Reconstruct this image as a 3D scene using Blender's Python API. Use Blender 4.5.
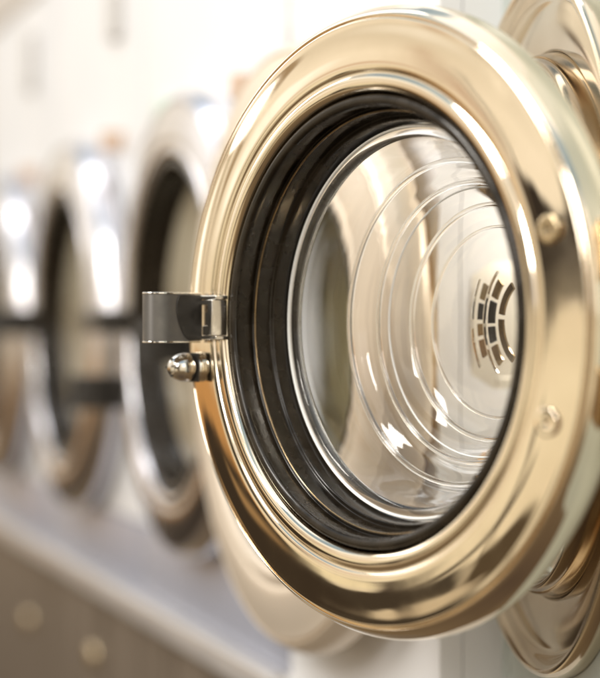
import bpy, math, random
from mathutils import Matrix, Vector
random.seed(4)
SC = bpy.context.scene
for o in list(bpy.data.objects): bpy.data.objects.remove(o)
COL = SC.collection
EYE = 1.0                      # camera and porthole-centre height (m)

# ------------------------------------------------------------------ camera
cam = bpy.data.cameras.new('camera'); co = bpy.data.objects.new('camera', cam); COL.objects.link(co)
co.location = (0, 0, EYE); co.rotation_euler = (math.radians(90), 0, 0)
cam.sensor_fit = 'HORIZONTAL'; cam.sensor_width = 36; cam.lens = 114
cam.shift_y = -14/600
cam.clip_start = 0.05; cam.clip_end = 200
cam.dof.use_dof = True; cam.dof.focus_distance = 1.36; cam.dof.aperture_fstop = 3.2
SC.camera = co

# ------------------------------------------------------------------ world: the bright warm hall all round, as a procedural environment
W = bpy.data.worlds.new('World'); SC.world = W; W.use_nodes = True
nt = W.node_tree; N = nt.nodes; L = nt.links
bg = N['Background']
def stops(cr, lst):
    while len(cr.elements) > 1: cr.elements.remove(cr.elements[-1])
    cr.elements[0].position = lst[0][0]; cr.elements[0].color = (*lst[0][1], 1)
    for p, c in lst[1:]:
        e = cr.elements.new(p); e.color = (*c, 1)
def mth(op, a, b=None, clamp=False):
    n = N.new('ShaderNodeMath'); n.operation = op; n.use_clamp = clamp
    for i, v in enumerate((a, b)):
        if v is None: continue
        if isinstance(v, (int, float)): n.inputs[i].default_value = v
        else: L.new(v, n.inputs[i])
    return n.outputs[0]
tc = N.new('ShaderNodeTexCoord'); nrm = N.new('ShaderNodeVectorMath'); nrm.operation = 'NORMALIZE'
L.new(tc.outputs['Generated'], nrm.inputs[0])
sep = N.new('ShaderNodeSeparateXYZ'); L.new(nrm.outputs[0], sep.inputs[0])
el0 = mth('MULTIPLY', mth('ARCSINE', sep.outputs['Z']), 57.2958)
az0 = mth('MULTIPLY', mth('ARCTAN2', mth('MULTIPLY', sep.outputs['Y'], -1), mth('MULTIPLY', sep.outputs['X'], -1)), 57.2958)
az0 = mth('ADD', az0, 180.0)                         # 0..360, seam towards +X
noi = N.new('ShaderNodeTexNoise'); noi.inputs['Scale'].default_value = 6; noi.inputs['Detail'].default_value = 2
L.new(nrm.outputs[0], noi.inputs['Vector'])
sn = N.new('ShaderNodeSeparateColor'); L.new(noi.outputs['Color'], sn.inputs[0])
az = mth('ADD', az0, mth('MULTIPLY', mth('SUBTRACT', sn.outputs[0], .5), 7.0))
el = mth('ADD', el0, mth('MULTIPLY', mth('SUBTRACT', sn.outputs[1], .5), 4.5))
ramp = N.new('ShaderNodeValToRGB'); L.new(mth('DIVIDE', mth('ADD', el, 90), 180), ramp.inputs[0])
E = lambda d: (d+90)/180
stops(ramp.color_ramp, [(E(-90), (.09,.06,.04)), (E(-34), (.20,.14,.08)), (E(-27), (.60,.47,.31)), (E(-20), (.88,.74,.52)), (E(-5), (.98,.85,.62)), (E(1), (.90,.76,.55)), (E(4), (1.0,.88,.70)),
                        (E(16), (1.08,.96,.78)), (E(24), (.85,.74,.58)), (E(30), (1.3,1.25,1.15)), (E(42), (.26,.38,.50)), (E(56), (.50,.62,.72)), (E(62), (1.6,1.55,1.5)), (E(90), (1.2,1.15,1.1))])
cur = ramp.outputs[0]
def smooth(v, lo, hi, s):
    a = mth('DIVIDE', mth('SUBTRACT', v, lo-s), 2*s, True); b = mth('DIVIDE', mth('SUBTRACT', hi+s, v), 2*s, True)
    return mth('MULTIPLY', a, b)
def patch(a0, a1, e0, e1, col, s=1.2, sa=None, slant=0, k=1.0):  # tone patches placed for what the door ring reflects
    global cur
    ee = mth('SUBTRACT', el, mth('MULTIPLY', mth('SUBTRACT', az, (a0+a1)/2), slant)) if slant else el
    f = mth('MULTIPLY', mth('MULTIPLY', smooth(az, a0, a1, sa or s), smooth(ee, e0, e1, s)), k)
    mx = N.new('ShaderNodeMix'); mx.data_type = 'RGBA'; L.new(f, mx.inputs['Factor']); L.new(cur, mx.inputs['A']); mx.inputs['B'].default_value = (*col, 1)
    cur = mx.outputs['Result']
patch(118, 166, -7.6, -1.6, (.60,.31,.11), .8, 1.5)             # orange tone put in for the ring's lower-left reflection
patch(112, 163.5, -25, -6.6, (.048,.034,.022), .7, .8)          # dark floor tone, placed for the ring's lower-left reflection
patch(148, 160, -12, -9.3, (.36,.22,.10), .9, 1.5)
patch(163.8, 168, -14, -8.6, (1.0,.86,.58), .5, .6)
patch(168.2, 171.2, -26, -7.6, (.08,.06,.042), .7, .5)          # dark bar added for the stripe reflected at the ring's bottom
patch(161, 179, -24, -16.2, (.06,.045,.03), .6, 1.2)
patch(171, 187, -14.6, -12.4, (.07,.05,.034), .5, 1.2, .36)     # slanted dark line added for the ring's lower-right reflection
patch(180, 198, -24, -17.5, (.10,.07,.04), .8, 2)
patch(172.8, 208, 1.4, 10.0, (.042,.032,.024), .5, .4, .16)    # dark wedge added for the reflection on the ring's right side
patch(176.2, 176.9, 8.5, 17, (.14,.10,.07), .5, .3)
patch(180.4, 181.1, -12, -4, (.14,.10,.07), .5, .3, .6)
patch(166, 172, 5.5, 9.5, (.80,.60,.44), 1.2, 1.5)
patch(148, 150.5, 1, 30, (.42,.30,.18), .8, .8)
patch(204, 214, -40, 9, (.10,.07,.05), 1.5, 1.5)
patch(179.2, 180.2, 5, 19, (.12,.09,.06), .5, .4, -.0)
patch(181.5, 182.6, -18, -4, (.12,.09,.06), .5, .4)
patch(172, 176, 6, 22, (.70,.52,.38), 1.5, 1.5)
patch(148, 150.5, 1, 30, (.42,.30,.18), .8, .8)
patch(141, 144, 0, 40, (.5,.38,.24), .8, .8)
patch(156, 164, 4, 14, (1.35,1.28,1.15), 1, 1.5)                # bright patches added for highlights on the metal
patch(132, 139, 2, 24, (1.9,1.8,1.65), 1, 1)
patch(222, 246, 4, 30, (1.2,1.1,1.0), 1, 1)
patch(215, 220, -10, 30, (.20,.14,.09), 1, 1)
patch(238, 251, -35, 3, (.30,.21,.12), 1.5, 1.5)
patch(252, 268, -30, 30, (.10,.07,.05), 2, 2)
patch(288, 312, 2, 34, (1.8,1.7,1.5), 1, 1)
patch(100, 112, -24, 20, (.16,.11,.07), 2, 2)
L.new(cur, bg.inputs['Color']); bg.inputs['Strength'].default_value = 1.0

# ------------------------------------------------------------------ lamps
def area(name, loc, target, size, energy, color, sy=None):
    l = bpy.data.lights.new(name, 'AREA'); l.energy = energy; l.color = color; l.size = size
    if sy: l.shape = 'RECTANGLE'; l.size_y = sy
    o = bpy.data.objects.new(name, l); COL.objects.link(o); o.location = loc
    o.rotation_euler = (Vector(target) - Vector(loc)).to_track_quat('-Z', 'Y').to_euler()
    return o
area('fill_light_far', (-1.7, 3.2, 2.9), (-.3, 3.0, 1.3), .6, 25, (1, .98, .97), 3.0)  # added unseen lamp, blows out the far wall
area('key_light_near', (-1.6, .6, 2.7), (.05, 1.4, 1.0), .45, 52, (1, .95, .87), 1.6)  # added unseen key lamp, also brightens what shows through the glass

area('fill_light_aisle', (-1.3, -.9, 2.1), (.15, 1.45, .95), .5, 40, (1, .96, .9), .9)  # added unseen lamp behind the camera, lights the machine opening
SC.view_settings.view_transform = 'Standard'; SC.view_settings.look = 'None'
SC.view_settings.exposure = 0.0; SC.view_settings.gamma = 1; SC.view_settings.use_curve_mapping = False
cy = SC.cycles
cy.use_denoising = True; cy.max_bounces = 20; cy.transmission_bounces = 14; cy.glossy_bounces = 10; cy.diffuse_bounces = 4
cy.transparent_max_bounces = 12; cy.sample_clamp_indirect = 6; cy.caustics_reflective = True; cy.caustics_refractive = True

# ------------------------------------------------------------------ materials
def mat(name, col, rough=.4, metal=0., noise=None, bump=None, trans=0., ior=1.5, coat=0., spec=.5, stretch=None):
    m = bpy.data.materials.new(name); m.use_nodes = True
    n = m.node_tree.nodes; l = m.node_tree.links; b = n['Principled BSDF']
    b.inputs['Base Color'].default_value = (*col, 1); b.inputs['Roughness'].default_value = rough
    b.inputs['Metallic'].default_value = metal; b.inputs['Transmission Weight'].default_value = trans
    b.inputs['IOR'].default_value = ior; b.inputs['Coat Weight'].default_value = coat
    b.inputs['Specular IOR Level'].default_value = spec
    t = n.new('ShaderNodeTexCoord'); mp = n.new('ShaderNodeMapping'); l.new(t.outputs['Object'], mp.inputs[0])
    if stretch: mp.inputs['Scale'].default_value = stretch
    if noise:       # (scale, colour lo, colour hi, rough lo, rough hi)
        s, c0, c1, ra, rb = noise
        z = n.new('ShaderNodeTexNoise'); z.inputs['Scale'].default_value = s; z.inputs['Detail'].default_value = 6
        l.new(mp.outputs[0], z.inputs['Vector'])
        cc = n.new('ShaderNodeValToRGB'); stops(cc.color_ramp, [(.3, c0), (.7, c1)]); l.new(z.outputs['Fac'], cc.inputs[0])
        l.new(cc.outputs[0], b.inputs['Base Color'])
        rr = n.new('ShaderNodeMapRange'); rr.inputs['From Min'].default_value = .35; rr.inputs['From Max'].default_value = .65
        rr.inputs['To Min'].default_value = ra; rr.inputs['To Max'].default_value = rb
        l.new(z.outputs['Fac'], rr.inputs['Value']); l.new(rr.outputs[0], b.inputs['Roughness'])
    if bump:        # (scale, strength, distance)
        z2 = n.new('ShaderNodeTexNoise'); z2.inputs['Scale'].default_value = bump[0]; z2.inputs['Detail'].default_value = 3
        l.new(mp.outputs[0], z2.inputs['Vector'])
        bp = n.new('ShaderNodeBump'); bp.inputs['Strength'].default_value = bump[1]; bp.inputs['Distance'].default_value = bump[2]
        l.new(z2.outputs['Fac'], bp.inputs['Height']); l.new(bp.outputs[0], b.inputs['Normal'])
    return m
M = {}
M['gold'] = mat('polished_warm_steel', (.92,.82,.66), .06, 1, noise=(16, (.93,.82,.66), (.86,.75,.58), .015, .15), bump=(5, .12, .004))
M['back'] = mat('satin_warm_steel', (.8,.62,.4), .22, 1, noise=(30, (.82,.66,.44), (.7,.53,.33), .16, .32))
M['chrome'] = mat('polished_chrome', (.86,.84,.80), .08, 1, noise=(60, (.88,.86,.82), (.8,.77,.72), .05, .14))
M['silver'] = mat('polished_steel', (.84,.84,.87), .15, 1, noise=(8, (.77,.76,.80), (.66,.65,.69), .14, .28))
M['tan'] = mat('satin_champagne_steel', (.6,.5,.38), .45, .5, noise=(6, (.76,.67,.56), (.68,.59,.48), .38, .5))
M['collar'] = mat('satin_steel_collar', (.74,.64,.48), .1, 1, noise=(7, (.80,.70,.54), (.62,.52,.37), .05, .14), bump=(6, .05, .003))
M['clear2'] = mat('clear_tinted_glass', (.80,.74,.55), .02, 0, trans=1, ior=1.35)
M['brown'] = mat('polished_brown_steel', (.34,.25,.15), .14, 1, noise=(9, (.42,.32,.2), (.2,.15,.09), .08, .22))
M['bronze'] = mat('dull_bronze', (.36,.26,.15), .25, 1, noise=(40, (.42,.31,.18), (.2,.14,.08), .15, .4))
M['frost'] = mat('ground_glass_edge', (.96,.96,.94), .2, 0, trans=.25, ior=1.45)
M['rubber'] = mat('black_rubber', (.012,.009,.006), .2, 0, noise=(60, (.007,.005,.003), (.020,.014,.008), .12, .34), bump=(300, .05, .0003), spec=.42)
M['glass'] = mat('clear_glass', (1,1,.995), .0, 0, trans=1, ior=1.47, bump=(7, .012, .004))
M['glassfar'] = mat('reflection_tinted_glass', (.72,.62,.44), .16, 0, trans=.45, ior=1.45, noise=(9, (.86,.78,.60), (.42,.33,.20), .1, .3))  # cream tint put in for reflections on the far glass
M['enamel'] = mat('white_enamel', (.80,.81,.82), .32, 0, noise=(5, (.82,.82,.84), (.76,.77,.79), .28, .42))
M['enamelgreen'] = mat('pale_grey_enamel', (.40,.44,.41), .3, 0, noise=(4, (.42,.46,.43), (.34,.38,.36), .26, .4))
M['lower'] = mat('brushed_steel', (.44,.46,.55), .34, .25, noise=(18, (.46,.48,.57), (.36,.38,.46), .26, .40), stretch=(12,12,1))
M['steel'] = mat('drum_steel', (.8,.77,.70), .32, .3, noise=(20, (.86,.83,.76), (.76,.72,.65), .26, .40))
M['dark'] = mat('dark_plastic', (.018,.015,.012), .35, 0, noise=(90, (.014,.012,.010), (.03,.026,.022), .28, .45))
M['grip'] = mat('grey_cast_metal', (.19,.18,.175), .36, .85, noise=(40, (.22,.21,.20), (.14,.135,.13), .30, .48))
M['ledge'] = mat('pale_aluminium', (.72,.70,.69), .35, .6, noise=(10, (.74,.72,.71), (.64,.62,.61), .3, .42))
M['plinth'] = mat('brown_panel', (.14,.11,.085), .4, 0, noise=(5, (.10,.08,.06), (.20,.16,.125), .3, .5), stretch=(9,9,.5))
M['floor'] = mat('floor_tile', (.16,.095,.045), .22, 0, noise=(1.6, (.06,.035,.018), (.34,.21,.10), .15, .3))
M['coin'] = mat('grey_coin_box', (.56,.54,.52), .4, .1)
M['beige'] = mat('beige_panel', (.58,.53,.48), .4)
M['green'] = mat('green_reflection_tone', (.58,.70,.62), .4)
M['orange'] = mat('orange_plastic', (.60,.44,.33), .4)
M['brass'] = mat('brass_screw', (.72,.58,.36), .25, 1, noise=(200, (.74,.6,.4), (.5,.4,.25), .15, .35))

# ------------------------------------------------------------------ mesh helpers (local frame: x right, -y outwards, z up)
def spline(pts, k):
    out = []
    n = len(pts)
    for i in range(n-1):
        p0 = pts[max(i-1, 0)]; p1 = pts[i]; p2 = pts[i+1]; p3 = pts[min(i+2, n-1)]
        for j in range(k):
            t = j/k; t2 = t*t; t3 = t2*t
            out.append(tuple(.5*((2*p1[a]) + (-p0[a]+p2[a])*t + (2*p0[a]-5*p1[a]+4*p2[a]-p3[a])*t2 + (-p0[a]+3*p1[a]-3*p2[a]+p3[a])*t3) for a in (0,1)))
    out.append(pts[-1]); return out
class MB:
    def __init__(s): s.v = []; s.f = []
    def lathe(s, prof, seg=128, cx=0, cz=0, close=False):
        b = len(s.v); n = len(prof); idx = []
        for (r, out) in prof:
            if abs(r) < 1e-6:
                s.v.append((cx, -out, cz)); idx.append([len(s.v)-1]*seg)
            else:
                row = []
                for k in range(seg):
                    a = 2*math.pi*k/seg
                    s.v.append((cx + r*math.cos(a), -out, cz + r*math.sin(a))); row.append(len(s.v)-1)
                idx.append(row)
        rng = range(n) if close else range(n-1)
        for i in rng:
            A = idx[i]; B = idx[(i+1) % n]
            for k in range(seg):
                k2 = (k+1) % seg
                q = [A[k], A[k2], B[k2], B[k]]
                u = []
                for w in q:
                    if w not in u: u.append(w)
                if len(u) > 2: s.f.append(u)
        return s
    def box(s, x0, x1, y0, y1, z0, z1, bev=0):
        b = len(s.v)
        s.v += [(x, y, z) for x in (x0, x1) for y in (y0, y1) for z in (z0, z1)]
        s.f += [[b+i for i in q] for q in ((0,1,3,2),(4,6,7,5),(0,4,5,1),(2,3,7,6),(0,2,6,4),(1,5,7,3))]
        return s
    def prism(s, pts, z0, z1):      # polygon in x,y extruded in z
        b = len(s.v); n = len(pts)
        s.v += [(x, y, z0) for x, y in pts] + [(x, y, z1) for x, y in pts]
        s.f += [[b+i for i in range(n)][::-1], [b+n+i for i in range(n)]]
        s.f += [[b+i, b+(i+1) % n, b+n+(i+1) % n, b+n+i] for i in range(n)]
        return s
    def build(s, name, m, parent=None, loc=(0,0,0), rz=0, bevel=0, smooth=True):
        me = bpy.data.meshes.new(name); me.from_pydata(s.v, [], s.f); me.materials.append(m)
        import bmesh
        bm = bmesh.new(); bm.from_mesh(me); bmesh.ops.recalc_face_normals(bm, faces=bm.faces)
        if bevel:
            bmesh.ops.bevel(bm, geom=[e for e in bm.edges], offset=bevel, segments=3, profile=.6, affect='EDGES')
        bm.to_mesh(me); bm.free()
        if smooth:
            for p in me.polygons: p.use_smooth = True
            if hasattr(me, 'set_sharp_from_angle'): me.set_sharp_from_angle(angle=math.radians(42))
        o = bpy.data.objects.new(name, me); COL.objects.link(o)
        o.parent = parent; o.location = loc; o.rotation_euler = (0, 0, rz)
        return o
def rehook(c, parent): c.parent = parent; COL.objects.link(c); return c
def tag(o, label=None, cat=None, group=None, kind=None):
    for k, v in (('label', label), ('category', cat), ('group', group), ('kind', kind)):
        if v: o[k] = v
def empty(name, loc, rz):
    o = bpy.data.objects.new(name, None); COL.objects.link(o); o.location = loc; o.rotation_euler = (0,0,rz)
    o.empty_display_size = .05; return o
def rot(tx, ty): return math.atan2(ty, tx)

# ------------------------------------------------------------------ profiles (radius, outwards)
ring_prof = spline([(.196,-.0360),(.207,-.0320),(.2135,-.0290),(.2168,-.0240),(.2170,-.0190),(.2160,-.0130),(.2138,-.0085),(.2108,-.0034),
                    (.2082,-.0014),(.2074,-.0036),(.2067,-.0036),(.2060,-.0010),(.2015,-.0001),(.1950,.0014),(.1900,.0024),(.1850,.0032),(.1800,.0037),(.1750,.0039),(.1715,.0034),(.1700,.0024),
                    (.1684,.0023),(.1660,.0036),(.1630,.0043),(.1600,.0038),(.1575,.0020),(.1562,-.0010),(.1556,-.006),(.1555,-.012)], 5)
gasket_prof = spline([(.1554,-.006),(.1548,-.0010),(.1535,.0010),(.1510,.0016),(.1480,.0006),(.1468,-.0030),(.1472,-.0100),(.1478,-.0165),(.1455,-.0160),(.1444,-.0185),
                      (.1438,-.0270),(.1426,-.0300),(.1400,-.0292),(.1390,-.0320),(.1386,-.0400),(.1382,-.0430),(.1380,-.0500),(.140,-.056)], 4)
def bead(r, o, w=.0007, k=10):
    return [(r + w*math.cos(2*math.pi*i/k), o + w*math.sin(2*math.pi*i/k)) for i in range(k)]
back_prof = spline([(.197,-.0355),(.190,-.037),(.1815,-.040),(.179,-.047),(.176,-.054),(.168,-.0565),(.156,-.057),(.146,-.0555),(.139,-.0535)], 4)
glass_in = spline([(.1365,-.0435),(.1335,-.0425),(.1300,-.0445),(.1268,-.052),(.1236,-.066),(.1205,-.078),(.1165,-.0855),(.1110,-.0895),
                   (.1055,-.0935),(.1015,-.1000),(.0980,-.108),(.0930,-.1155),(.0860,-.1215),(.0770,-.1260),(.0660,-.1290),(.0540,-.1308),(.0380,-.1320),(.0200,-.1328),(0,-.1330)], 8)
def shell(prof, th):
    o = []
    n = len(prof)
    for i, (r, a) in enumerate(prof):
        p = prof[max(i-4, 0)]; q = prof[min(i+4, n-1)]
        tx, ty = q[0]-p[0], q[1]-p[1]; l = math.hypot(tx, ty)
        o.append((r - ty/l*th, a + tx/l*th))
    o[-1] = (0, prof[-1][1]-th)
    return [(r, a) for r, a in o if a < -.049 and r < .1385]
gp = glass_in[::-1] + [(.1385,-.045),(.1392,-.048)] + shell(glass_in, .0034)
gp_far = spline([(.141,-.0320),(.125,-.0340),(.09,-.0370),(.04,-.0390),(0,-.0395)], 4) + [(0,-.043),(.09,-.0405),(.141,-.0360)]

# ------------------------------------------------------------------ door builder
def make_refraction_arcs(d):
    # broken arcs added for refracted window shapes, following the bowl's curve
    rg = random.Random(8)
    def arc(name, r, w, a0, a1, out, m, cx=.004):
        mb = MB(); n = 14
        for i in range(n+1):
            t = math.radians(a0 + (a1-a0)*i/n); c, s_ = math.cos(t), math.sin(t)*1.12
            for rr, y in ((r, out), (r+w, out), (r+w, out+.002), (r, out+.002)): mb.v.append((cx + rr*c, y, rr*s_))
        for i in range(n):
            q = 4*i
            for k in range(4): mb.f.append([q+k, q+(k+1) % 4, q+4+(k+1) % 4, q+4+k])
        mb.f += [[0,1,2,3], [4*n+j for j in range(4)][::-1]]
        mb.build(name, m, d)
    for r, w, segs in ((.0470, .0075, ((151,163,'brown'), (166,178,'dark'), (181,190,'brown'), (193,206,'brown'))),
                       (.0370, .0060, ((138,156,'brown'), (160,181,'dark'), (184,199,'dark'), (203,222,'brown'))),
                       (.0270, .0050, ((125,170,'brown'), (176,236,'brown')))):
        for a0, a1, m in segs: arc('refraction_arc', r, w, a0, a1, .1560, M[m])
    for r, a0, a1 in ((.0575, 150, 178), (.0575, 184, 212), (.0450, 132, 228)): arc('refraction_line', r, .0011, a0, a1, .1535, M['chrome'])
def make_door(root, loc, rz, mring, mglass, mback, mhandle, seg, scale=1.0, label=None, handle_z=.0035, near=False, ringname='door', clear=False):
    d = MB().lathe(ring_prof, seg).build(ringname, mring, root, loc, rz); d.scale = (scale,)*3
    if label: d['label'] = label
    MB().lathe(gasket_prof, seg).build('rubber_seal', M['rubber'], d)
    if near:
        for br_, bo_ in ((.1449,-.0166),): MB().lathe(bead(br_, bo_), seg, close=True).build('highlight_bead', M['bronze'], d)  # bronze bead put in for the gold highlight line on the seal
        for rr_, oo_, ww_, mm_ in ((.1148,-.0836,.0022,'glass'), (.1000,-.0992,.0018,'glass'), (.0965,-.1068,.0007,'frost'), (.0845,-.1190,.0021,'glass'), (.0690,-.1262,.0012,'glass')):
            MB().lathe(bead(rr_, oo_, ww_, 16), seg, close=True).build('glass_ridge', M[mm_], d)
        MB().lathe(spline([(.1376,-.0440),(.1370,-.0412),(.1360,-.0404),(.1352,-.0410),(.1349,-.0424)], 4), seg).build('glass_rim', M['frost'], d)
    MB().lathe(back_prof, seg).build('back_plate', mback, d)
    MB().lathe(gp if (near or clear) else gp_far, seg).build('glass_bowl', mglass, d)
    # handle: bracket bolted to the ring, with a lever standing off it
    hz = handle_z
    br = MB()
    br.box(-.205, -.1545, -.0125, -.0015, hz+.0135, hz+.0165)
    br.box(-.205, -.1545, -.0125, -.0015, hz-.0165, hz-.0135)
    br.box(-.1620, -.1560, -.0150, -.0010, hz-.0133, hz+.0133)
    br.box(-.1760, -.1622, -.0098, -.0015, hz-.0133, hz-.0060)
    br.box(-.1690, -.1622, -.0118, -.0015, hz-.0058, hz+.0040)
    br.box(-.1760, -.1622, -.0120, -.0015, hz+.0095, hz+.0133)
    br.build('bracket', M['chrome'] if near else mhandle, d, bevel=.0007)
    # lever: curved, hooked outwards
    lv = MB()
    P = [(-.1775,-.010),(-.1762,-.022),(-.1765,-.036),(-.1785,-.045),(-.182,-.0510),(-.187,-.0535),(-.192,-.0525),(-.1955,-.048),(-.197,-.038),(-.197,-.010)]
    P = [P[0], P[1]] + spline(P[1:-1], 4)[1:] + [P[-1]]
    lv.prism(P, hz-.0172, hz+.0172)
    lever = lv.build('handle', mhandle, d)
    if not near and not clear: MB().box(-.240, -.150, -.034, -.0045, -.0085, .0150).build('latch_bar', M['dark'], d, bevel=.002)
    if near:
        ins = MB(); yz = [(-.0102, -.0171), (-.0102, .0171)] + [(-.0245-.0075*math.cos(t)-.004*math.sin(t), .0171*math.sin(t)) for t in [math.pi/2 - math.pi*i/14 for i in range(15)]]
        n0 = len(yz); ins.v = [(-.1790, y, hz+z) for y, z in yz] + [(-.1752, y, hz+z) for y, z in yz]
        ins.f = [list(range(n0)), list(range(n0, 2*n0))] + [[i, (i+1) % n0, n0+(i+1) % n0, n0+i] for i in range(n0)]
        ins.build('handle_insert', M['dark'], d, bevel=.0003)
        MB().box(-.1760, -.1622, -.0014, -.0010-.0040, hz-.0058, hz+.0094).build('bracket_slot', M['dark'], d)
        for q in (1, -1):
            PC = [(x-.0004 if x < -.18 else x+.0004, y) for x, y in P]
            MB().prism(PC, hz+q*.0174, hz+q*.0188).build('handle_cap', M['chrome'], d, bevel=.0004)
        # latch stud: flange, waist and faceted dome
        st = MB()
        st.lathe(spline([(.0085,-.001),(.0108,.001),(.0112,.004),(.0104,.0075),(.0088,.0085),(.0086,.0100),(.0102,.0112),(.0108,.0150),(.0100,.0200),(.0078,.0245),(.0045,.0270),(0,.0278)], 3), 48, -.192, -.034)
        st.build('latch_stud', M['chrome'], d)
        sl = MB().box(-.1990, -.1850, -.0268, -.0240, -.0347, -.0333); sl.box(-.1927, -.1913, -.0268, -.0240, -.041, -.027)
        sl.box(-.2030,-.1812,-.0098,-.0087,-.0450,-.0230)
        sl.build('stud_slot', M['dark'], d)
        MB().box(.1764, .1816, -.0048, -.0040, .0554, .0566).build('screw_slot', M['dark'], d)
        for (sx, sz, k) in ((.179, .056, .38), (.1765, -.061, .12)):
            MB().lathe([(r, .0036+(o-.0030)*k) for r, o in spline([(.0090,.0030),(.0092,.0055),(.0084,.0080),(.0060,.0090),(.0042,.0086)], 3)+[(.0034,.0055),(0,.0055)]], 40, sx, sz).build('screw', M['brass'] if sz > 0 else M['gold'], d)
    return d

# ------------------------------------------------------------------ machine builder
def front_panel(hole, hw, zb, zt, th=.02, seg=96):
    mb = MB(); ring = []; outer = []
    for k in range(seg):
        a = 2*math.pi*k/seg; c, s = math.cos(a), math.sin(a)
        ring.append((hole*c, hole*s))
        lim = []
        if abs(c) > 1e-9: lim.append(hw/abs(c))
        if s > 1e-9: lim.append(zt/s)
        if s < -1e-9: lim.append(zb/s)
        t = min(lim); outer.append((t*c, t*s))
    # corner snapping
    for cxn, czn in ((hw, zt), (-hw, zt), (hw, zb), (-hw, zb)):
        k = min(range(seg), key=lambda i: (outer[i][0]-cxn)**2 + (outer[i][1]-czn)**2); outer[k] = (cxn, czn)
    b = 0
    for y, pts in ((0, ring), (0, outer), (th, ring), (th, outer)):
        mb.v += [(x, y, z) for x, z in pts]
    for k in range(seg):
        k2 = (k+1) % seg
        mb.f += [[k, k2, seg+k2, seg+k], [2*seg+k, 2*seg+k2, 3*seg+k2, 3*seg+k], [k, k2, 2*seg+k2, 2*seg+k], [seg+k, seg+k2, 3*seg+k2, 3*seg+k]]
    return mb
def make_machine(loc, rz, label, mfront, top=.95, bottom=-.355, hw=.311, group=True, lower=True, hole=.2):
    r = empty('washing_machine', (loc[0], loc[1], EYE+bottom), rz)
    tag(r, label, 'washing machine', 'washing machines in a row' if group else None)
    z0 = -bottom                                   # porthole centre above the root
    split = -.262
    fp = front_panel(hole, hw, split if lower else bottom, top)
    fp.v = [(x, y, z+z0) for x, y, z in fp.v]
    fp.build('front_panel', mfront, r, smooth=False)
    body = MB().box(-hw, -hw+.004, .021, .62, .002, z0+top).box(hw-.004, hw, .021, .62, .002, z0+top)
    body.box(-hw+.0045, hw-.0045, .021, .62, z0+top-.004, z0+top).box(-hw+.0045, hw-.0045, .6155, .62, .002, z0+top-.0045)
    body.build('cabinet', mfront, r, smooth=False)
    if lower:
        MB().box(-hw, hw, -.002, .018, 0, z0+split-.003).build('lower_panel', M['lower'], r, bevel=.002)
    # drum: stainless cup with perforations
    dr = MB().lathe([(hole+.006,-.021),(.205,-.03),(.208,-.05),(.21,-.32),(.18,-.335),(0,-.34)], 64)
    dr.v = [(x, y, z+z0) for x, y, z in dr.v]
    d = dr.build('drum', M['steel'], r)
    pr = MB()
    for j in range(9):
        for k in range(40):
            a = 2*math.pi*(k + .5*(j % 2))/40; y = .07 + j*.028; rr = .2075
            c, s = math.cos(a), math.sin(a); e = .005
            q = len(pr.v)
            for du, dv in ((-e,-e),(e,-e),(e,e),(-e,e)):
                pr.v.append((rr*c - s*du, y+dv, z0 + rr*s + c*du))
            pr.f.append([q,q+1,q+2,q+3])
    pr.build('perforation', M['dark'], d, smooth=False)
    for k in range(3):
        a = math.radians(100 + 120*k); lf = MB().prism([(-.03,0),(-.012,.045),(.012,.045),(.03,0)], -.31, -.05)
        lf.v = [(x*-math.sin(a) + (.207-y)*math.cos(a), -z, z0 + x*math.cos(a) + (.207-y)*math.sin(a)) for x, y, z in lf.v]
        lf.build('lifter', M['steel'], d, bevel=.004)
    sl = MB()
    for i in range(-5, 6):
        for j in range(-5, 6):
            if math.hypot(i, j) < 5.6: sl.box(i*.027-.005, i*.027+.005, .333, .3345, z0+j*.03-.009, z0+j*.03+.009)
    sl.build('back_slots', M['dark'], d, smooth=False)
    return r, z0

# ------------------------------------------------------------------ layout
F = 1900.
VPX = -340
D = Vector((-640, 1900, 0)).normalized()              # direction of the row, receding
RZ = rot(-D.x, -D.y)                                  # local x points towards the camera end
def row(n, hn0=.00244, step=.0012):
    h = 1/(hn0 + step*n); z = F*.25/h; px = VPX + 2.565*h
    return ((px-300)/F*z, z)

# the setting ---------------------------------------------------------------
pA = Vector((*row(1.383), 0)); pB = Vector((*row(9), 0))
length = (pB-pA).length
pl = MB().box(-length, -.0, .0, .6, .002, EYE-.355-.034).build('plinth', M['plinth'], loc=(pA.x, pA.y, 0), rz=RZ, smooth=False); tag(pl, kind='structure')
lg = MB().box(-length, 0, -.020, .6, EYE-.355-.033, EYE-.355-.002).build('ledge', M['ledge'], loc=(pA.x, pA.y, 0), rz=RZ, bevel=.004); tag(lg, kind='structure')

# the nearest washer, its door ajar --------------------------------------------------
beta0 = math.radians(83); X0 = (math.cos(beta0), -math.sin(beta0))
zc = 1.43; C0 = ((548-300)/F*zc, zc); rz0 = rot(*X0)
m0, zz = make_machine(C0, rz0, 'nearest washer in sharp focus, golden round glass door swung ajar with lever handle', M['enamelgreen'], hw=.47, lower=False, hole=.185)
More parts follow.
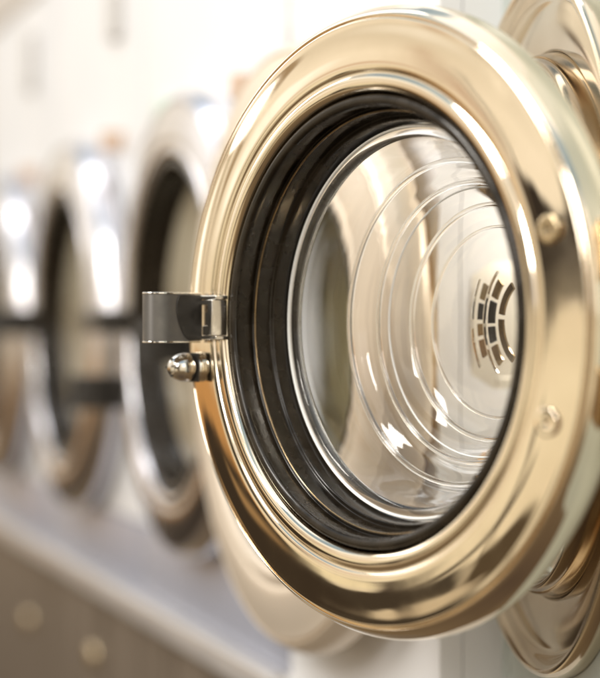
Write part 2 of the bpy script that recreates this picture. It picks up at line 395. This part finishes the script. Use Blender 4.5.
# collar round its opening
cp = spline([(.262,.000),(.2630,.008),(.2600,.0145),(.2550,.016),(.2500,.012),(.2465,.006),(.2430,.0035),(.236,.0045),(.226,.0052),(.216,.0045),(.2065,.0030),(.204,.0012)], 5)
cm = MB().lathe(cp, 160); cm.v = [(x, y-.0005, z+zz) for x, y, z in cm.v]; col0 = cm.build('porthole_collar', M['collar'], m0)
lpf = spline([(.2038,.0012),(.2020,.0080),(.2000,.0150),(.1965,.0190),(.1930,.0185),(.1910,.0150),(.1890,.0135),(.1868,.006),(.1845,-.01),(.1825,-.022)], 5)
cm = MB().lathe(lpf, 160); cm.v = [(x, y-.0005, z+zz) for x, y, z in cm.v]; cm.build('porthole_lip', M['brown'], m0)
xr = Vector((.618, -.786, 0)).normalized()
door_c = Vector((.0430, 1.293, EYE+.002))
m0.matrix_world = Matrix.Translation(m0.location) @ Matrix.Rotation(rz0, 4, 'Z')
inv = m0.matrix_world.inverted()
dl = inv @ door_c; drz = rot(xr.x, xr.y) - rz0
d0 = make_door(m0, dl, drz, M['gold'], M['glass'], M['back'], M['grip'], 256, 1.0, None, near=True)
make_refraction_arcs(d0)
# hinge: knuckle and leaf between the ring's near edge and the cabinet
hp = inv @ (door_c + xr*.222); hp2 = inv @ (door_c + xr*.213)
for zo in (.05, -.05):
    hb = MB().box(hp.x-.012, hp.x+.012, hp.y+.004, .0-.0005, zz+zo-.02, zz+zo+.02)
    hb.box(hp.x-.022, hp.x+.003, hp.y+.012, hp.y+.02, zz+zo-.018, zz+zo+.018)
    hb.build('hinge', M['back'], m0, bevel=.0015)

dlamp = bpy.data.lights.new('drum_fill_light', 'POINT'); dlamp.energy = 1.6; dlamp.color = (1, .93, .82); dlamp.shadow_soft_size = .03  # added lamp, brightens the drum seen through the door glass
dlo = bpy.data.objects.new('drum_fill_light', dlamp); COL.objects.link(dlo); dlo.parent = m0; dlo.location = (-.05, .14, zz+.15)
# second washer: door pulled out in front of it, hidden for the most part -----------------
C1 = row(1.042)
m1, z1 = make_machine(C1, RZ, 'washer mostly hidden behind the golden door, only its pale door edge showing', M['enamel'], hw=.2009, hole=.17, lower=False, bottom=-.62)
m1.matrix_world = Matrix.Translation(m1.location) @ Matrix.Rotation(RZ, 4, 'Z')
c1 = m1.matrix_world.inverted() @ Vector((-.0235, 1.76, EYE-.02))
d1 = make_door(m1, c1, rot(.34, -.94)-RZ, M['tan'], M['clear2'], M['back'], M['dark'], 96, .283/.217, 'pale champagne door pulled open', clear=True)
arm = MB().box(.10, .19, c1.y+.04, -.0005, z1-.03, z1+.03).build('hinge', M['back'], m1, bevel=.002)

# the washers further down the row ---------------------------------------------------------
labels = {2: 'blurred washer just left of the golden door, black latch hanging low on its ring',
          3: 'second blurred washer left of the golden door, dark oval opening with cream glass',
          4: 'blurred washer at the left edge of the photo, only part of its round door visible',
          }
proto = None
for n in (2, 3, 4):
    c = row({2: 1.87, 3: 2.92, 4: 3.98, 5: 5.04}[n])
    m, z = make_machine(c, RZ, labels[n], M['enamel'])
    make_door(m, (0, -.036*1.256-.0005, z), 0, M['silver'], M['glassfar'], M['back'], M['dark'], 96, 1.256, None, handle_z=(-.068 if n == 2 else .0035))
    hg = MB().box(.190, .208, -.03, -.0005, z+.240, z+.268); hg.build('hinge', M['orange'], m, bevel=.003)
    cs = MB().box(.15, .20, -.012, -.0005, z+.40, z+.50).build('coin_box', M['coin'], m, bevel=.003)
    cpn = MB().box(-.29, .29, -.006, -.0005, z+.56, z+.74).build('control_panel', M['beige'], m, bevel=.002)
    if n == 2: MB().lathe([(0,.012),(.030,.012),(.035,.009),(.035,.0005)], 24, -.19, z+.255).build('green_reflection_disc', M['green'], m)  # green disc added for a reflection on the ring top

# two brass domes added for blurred reflections on the plinth
for px, py in ((30, 620), (95, 655)):
    h = (px-VPX)/2.565; z = F*.25/h
    P_ = Vector(((px-300)/F*z, z, EYE-(py-325)/F*z)); lp_ = Matrix.Rotation(-RZ, 4, 'Z') @ (P_ - Vector((pA.x, pA.y, 0)))
    MB().lathe(spline([(.018,.0005),(.018,.004),(.013,.009),(0,.011)], 3), 24).build('reflection_dome', M['brass'], pl, loc=lp_)
